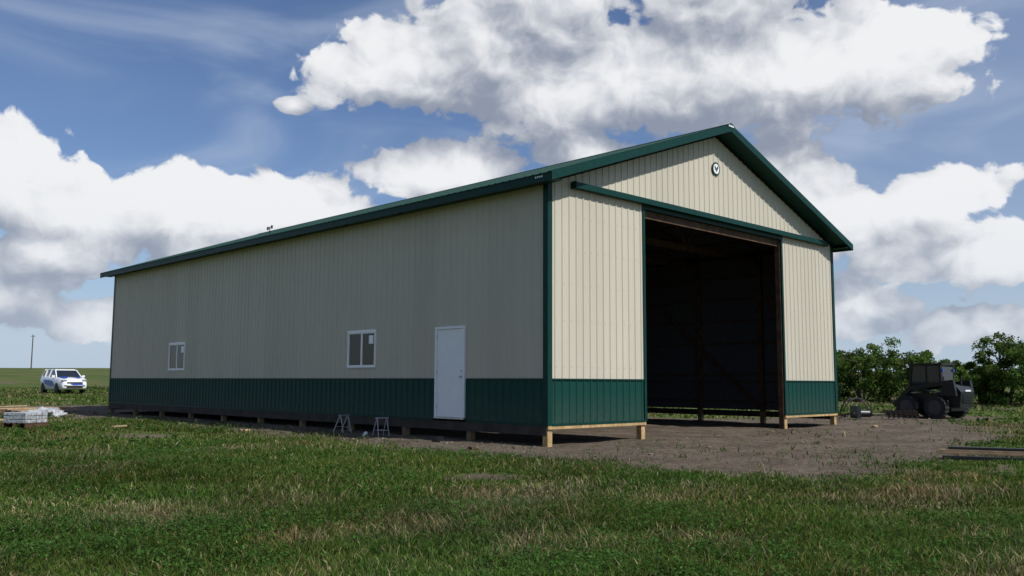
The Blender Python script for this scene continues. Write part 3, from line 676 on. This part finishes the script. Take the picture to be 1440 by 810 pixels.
g_=MA('MULTIPLY',MA('SUBTRACT',NZ(P,.06,2).outputs[0],.64),5); g_=MA('SUBTRACT',MA('MULTIPLY',MA('ADD',g_,2),away),2)  # clouds outside the view kept sparse to dim the light on the long wall
q_=VM('MULTIPLY',P,(.16,.20,1)); wn=NZ(q_,1.6,2)
warp=VM('SCALE',VM('SUBTRACT',wn.outputs['Color'],(.5,.5,.5)),sc=.35)
def det(off,dn,vd):
    q2=VM('ADD',VM('MULTIPLY',VM('ADD',P,off),(.16,.20,1)),warp)
    n1=NZ(q2,1.3,dn,.60)
    v=N('ShaderNodeTexVoronoi'); v.voronoi_dimensions='2D'; v.feature='SMOOTH_F1'; v.inputs['Smoothness'].default_value=.25; v.inputs['Scale'].default_value=1.8; v.inputs['Detail'].default_value=vd; v.inputs['Roughness'].default_value=.55; v.normalize=True; K(q2,v.inputs['Vector'])
    return MA('ADD',MA('MULTIPLY',MA('SUBTRACT',n1.outputs[0],.5),2.0),MA('MULTIPLY',MA('SUBTRACT',.33,v.outputs[0]),1.6))
B0=MA('MAXIMUM',blobs(0,0),g_); T0=det((0,0,0),7,2.5); D0=MA('ADD',B0,MA('MULTIPLY',T0,.64))
T1=det((.55,.8,0),5,1.5)
B2=blobs(1.5,3.6)
alpha=MR(D0,.02,.18)
s_small=MA('SUBTRACT',T0,T1)
s_big=MA('SUBTRACT',B0,MA('MAXIMUM',B2,-.55))
sh=MA('ADD',MA('ADD',MA('MULTIPLY',s_small,.62),MA('MULTIPLY',s_big,.82)),.34)
shade=MR(sh,-.28,1.0)
ccol=MC(shade,(3.5,4.0,5.1),(11.4,11.5,11.7))
skc=VM('MULTIPLY',sky.outputs[0],(.97,1.05,1.26))
hzf=MR(MA('ABSOLUTE',az),33,75,1,.2)  # added falloff: thins haze and cirrus outside the view to darken the long wall
haze=MR(el,-1,16,1,0); hz=MA('MULTIPLY',MA('MULTIPLY',MA('POWER',haze,1.8),.8),hzf)
skyc=MC(hz,skc,(5.8,7.4,9.4))
qc=VM('MULTIPLY',P,(.035,.12,1)); rc_=N('ShaderNodeVectorRotate'); rc_.rotation_type='Z_AXIS'; rc_.inputs['Angle'].default_value=.5; K(qc,rc_.inputs['Vector'])
nc=NZ(rc_.outputs[0],1.5,5,.5,.6)
skyc=MC(MA('MULTIPLY',MA('ADD',MR(nc.outputs[0],.40,.85,0,.5),MR(az,14,30,0,.25)),hzf),skyc,(6.6,7.6,9.2))
ccol=MC(MA('MULTIPLY',hz,.55),ccol,(6.8,7.9,9.4))
fin=MC(MA('MULTIPLY',alpha,.97),skyc,ccol)
K(fin,bg.inputs[0])
w.cycles.sampling_method='NONE'

# ---------------------------------------------------------------- camera
cd=D.cameras.new('camera'); cd.sensor_width=36; cd.lens=31.31; cd.clip_end=9000; cd.clip_start=.1
co=D.objects.new('camera',cd); co.location=CAM; co.rotation_euler=(1.67579,-.00448,-.77205); link(co); S.camera=co
S.view_settings.view_transform='Standard'; S.view_settings.look='None'; S.view_settings.exposure=0; S.view_settings.gamma=1
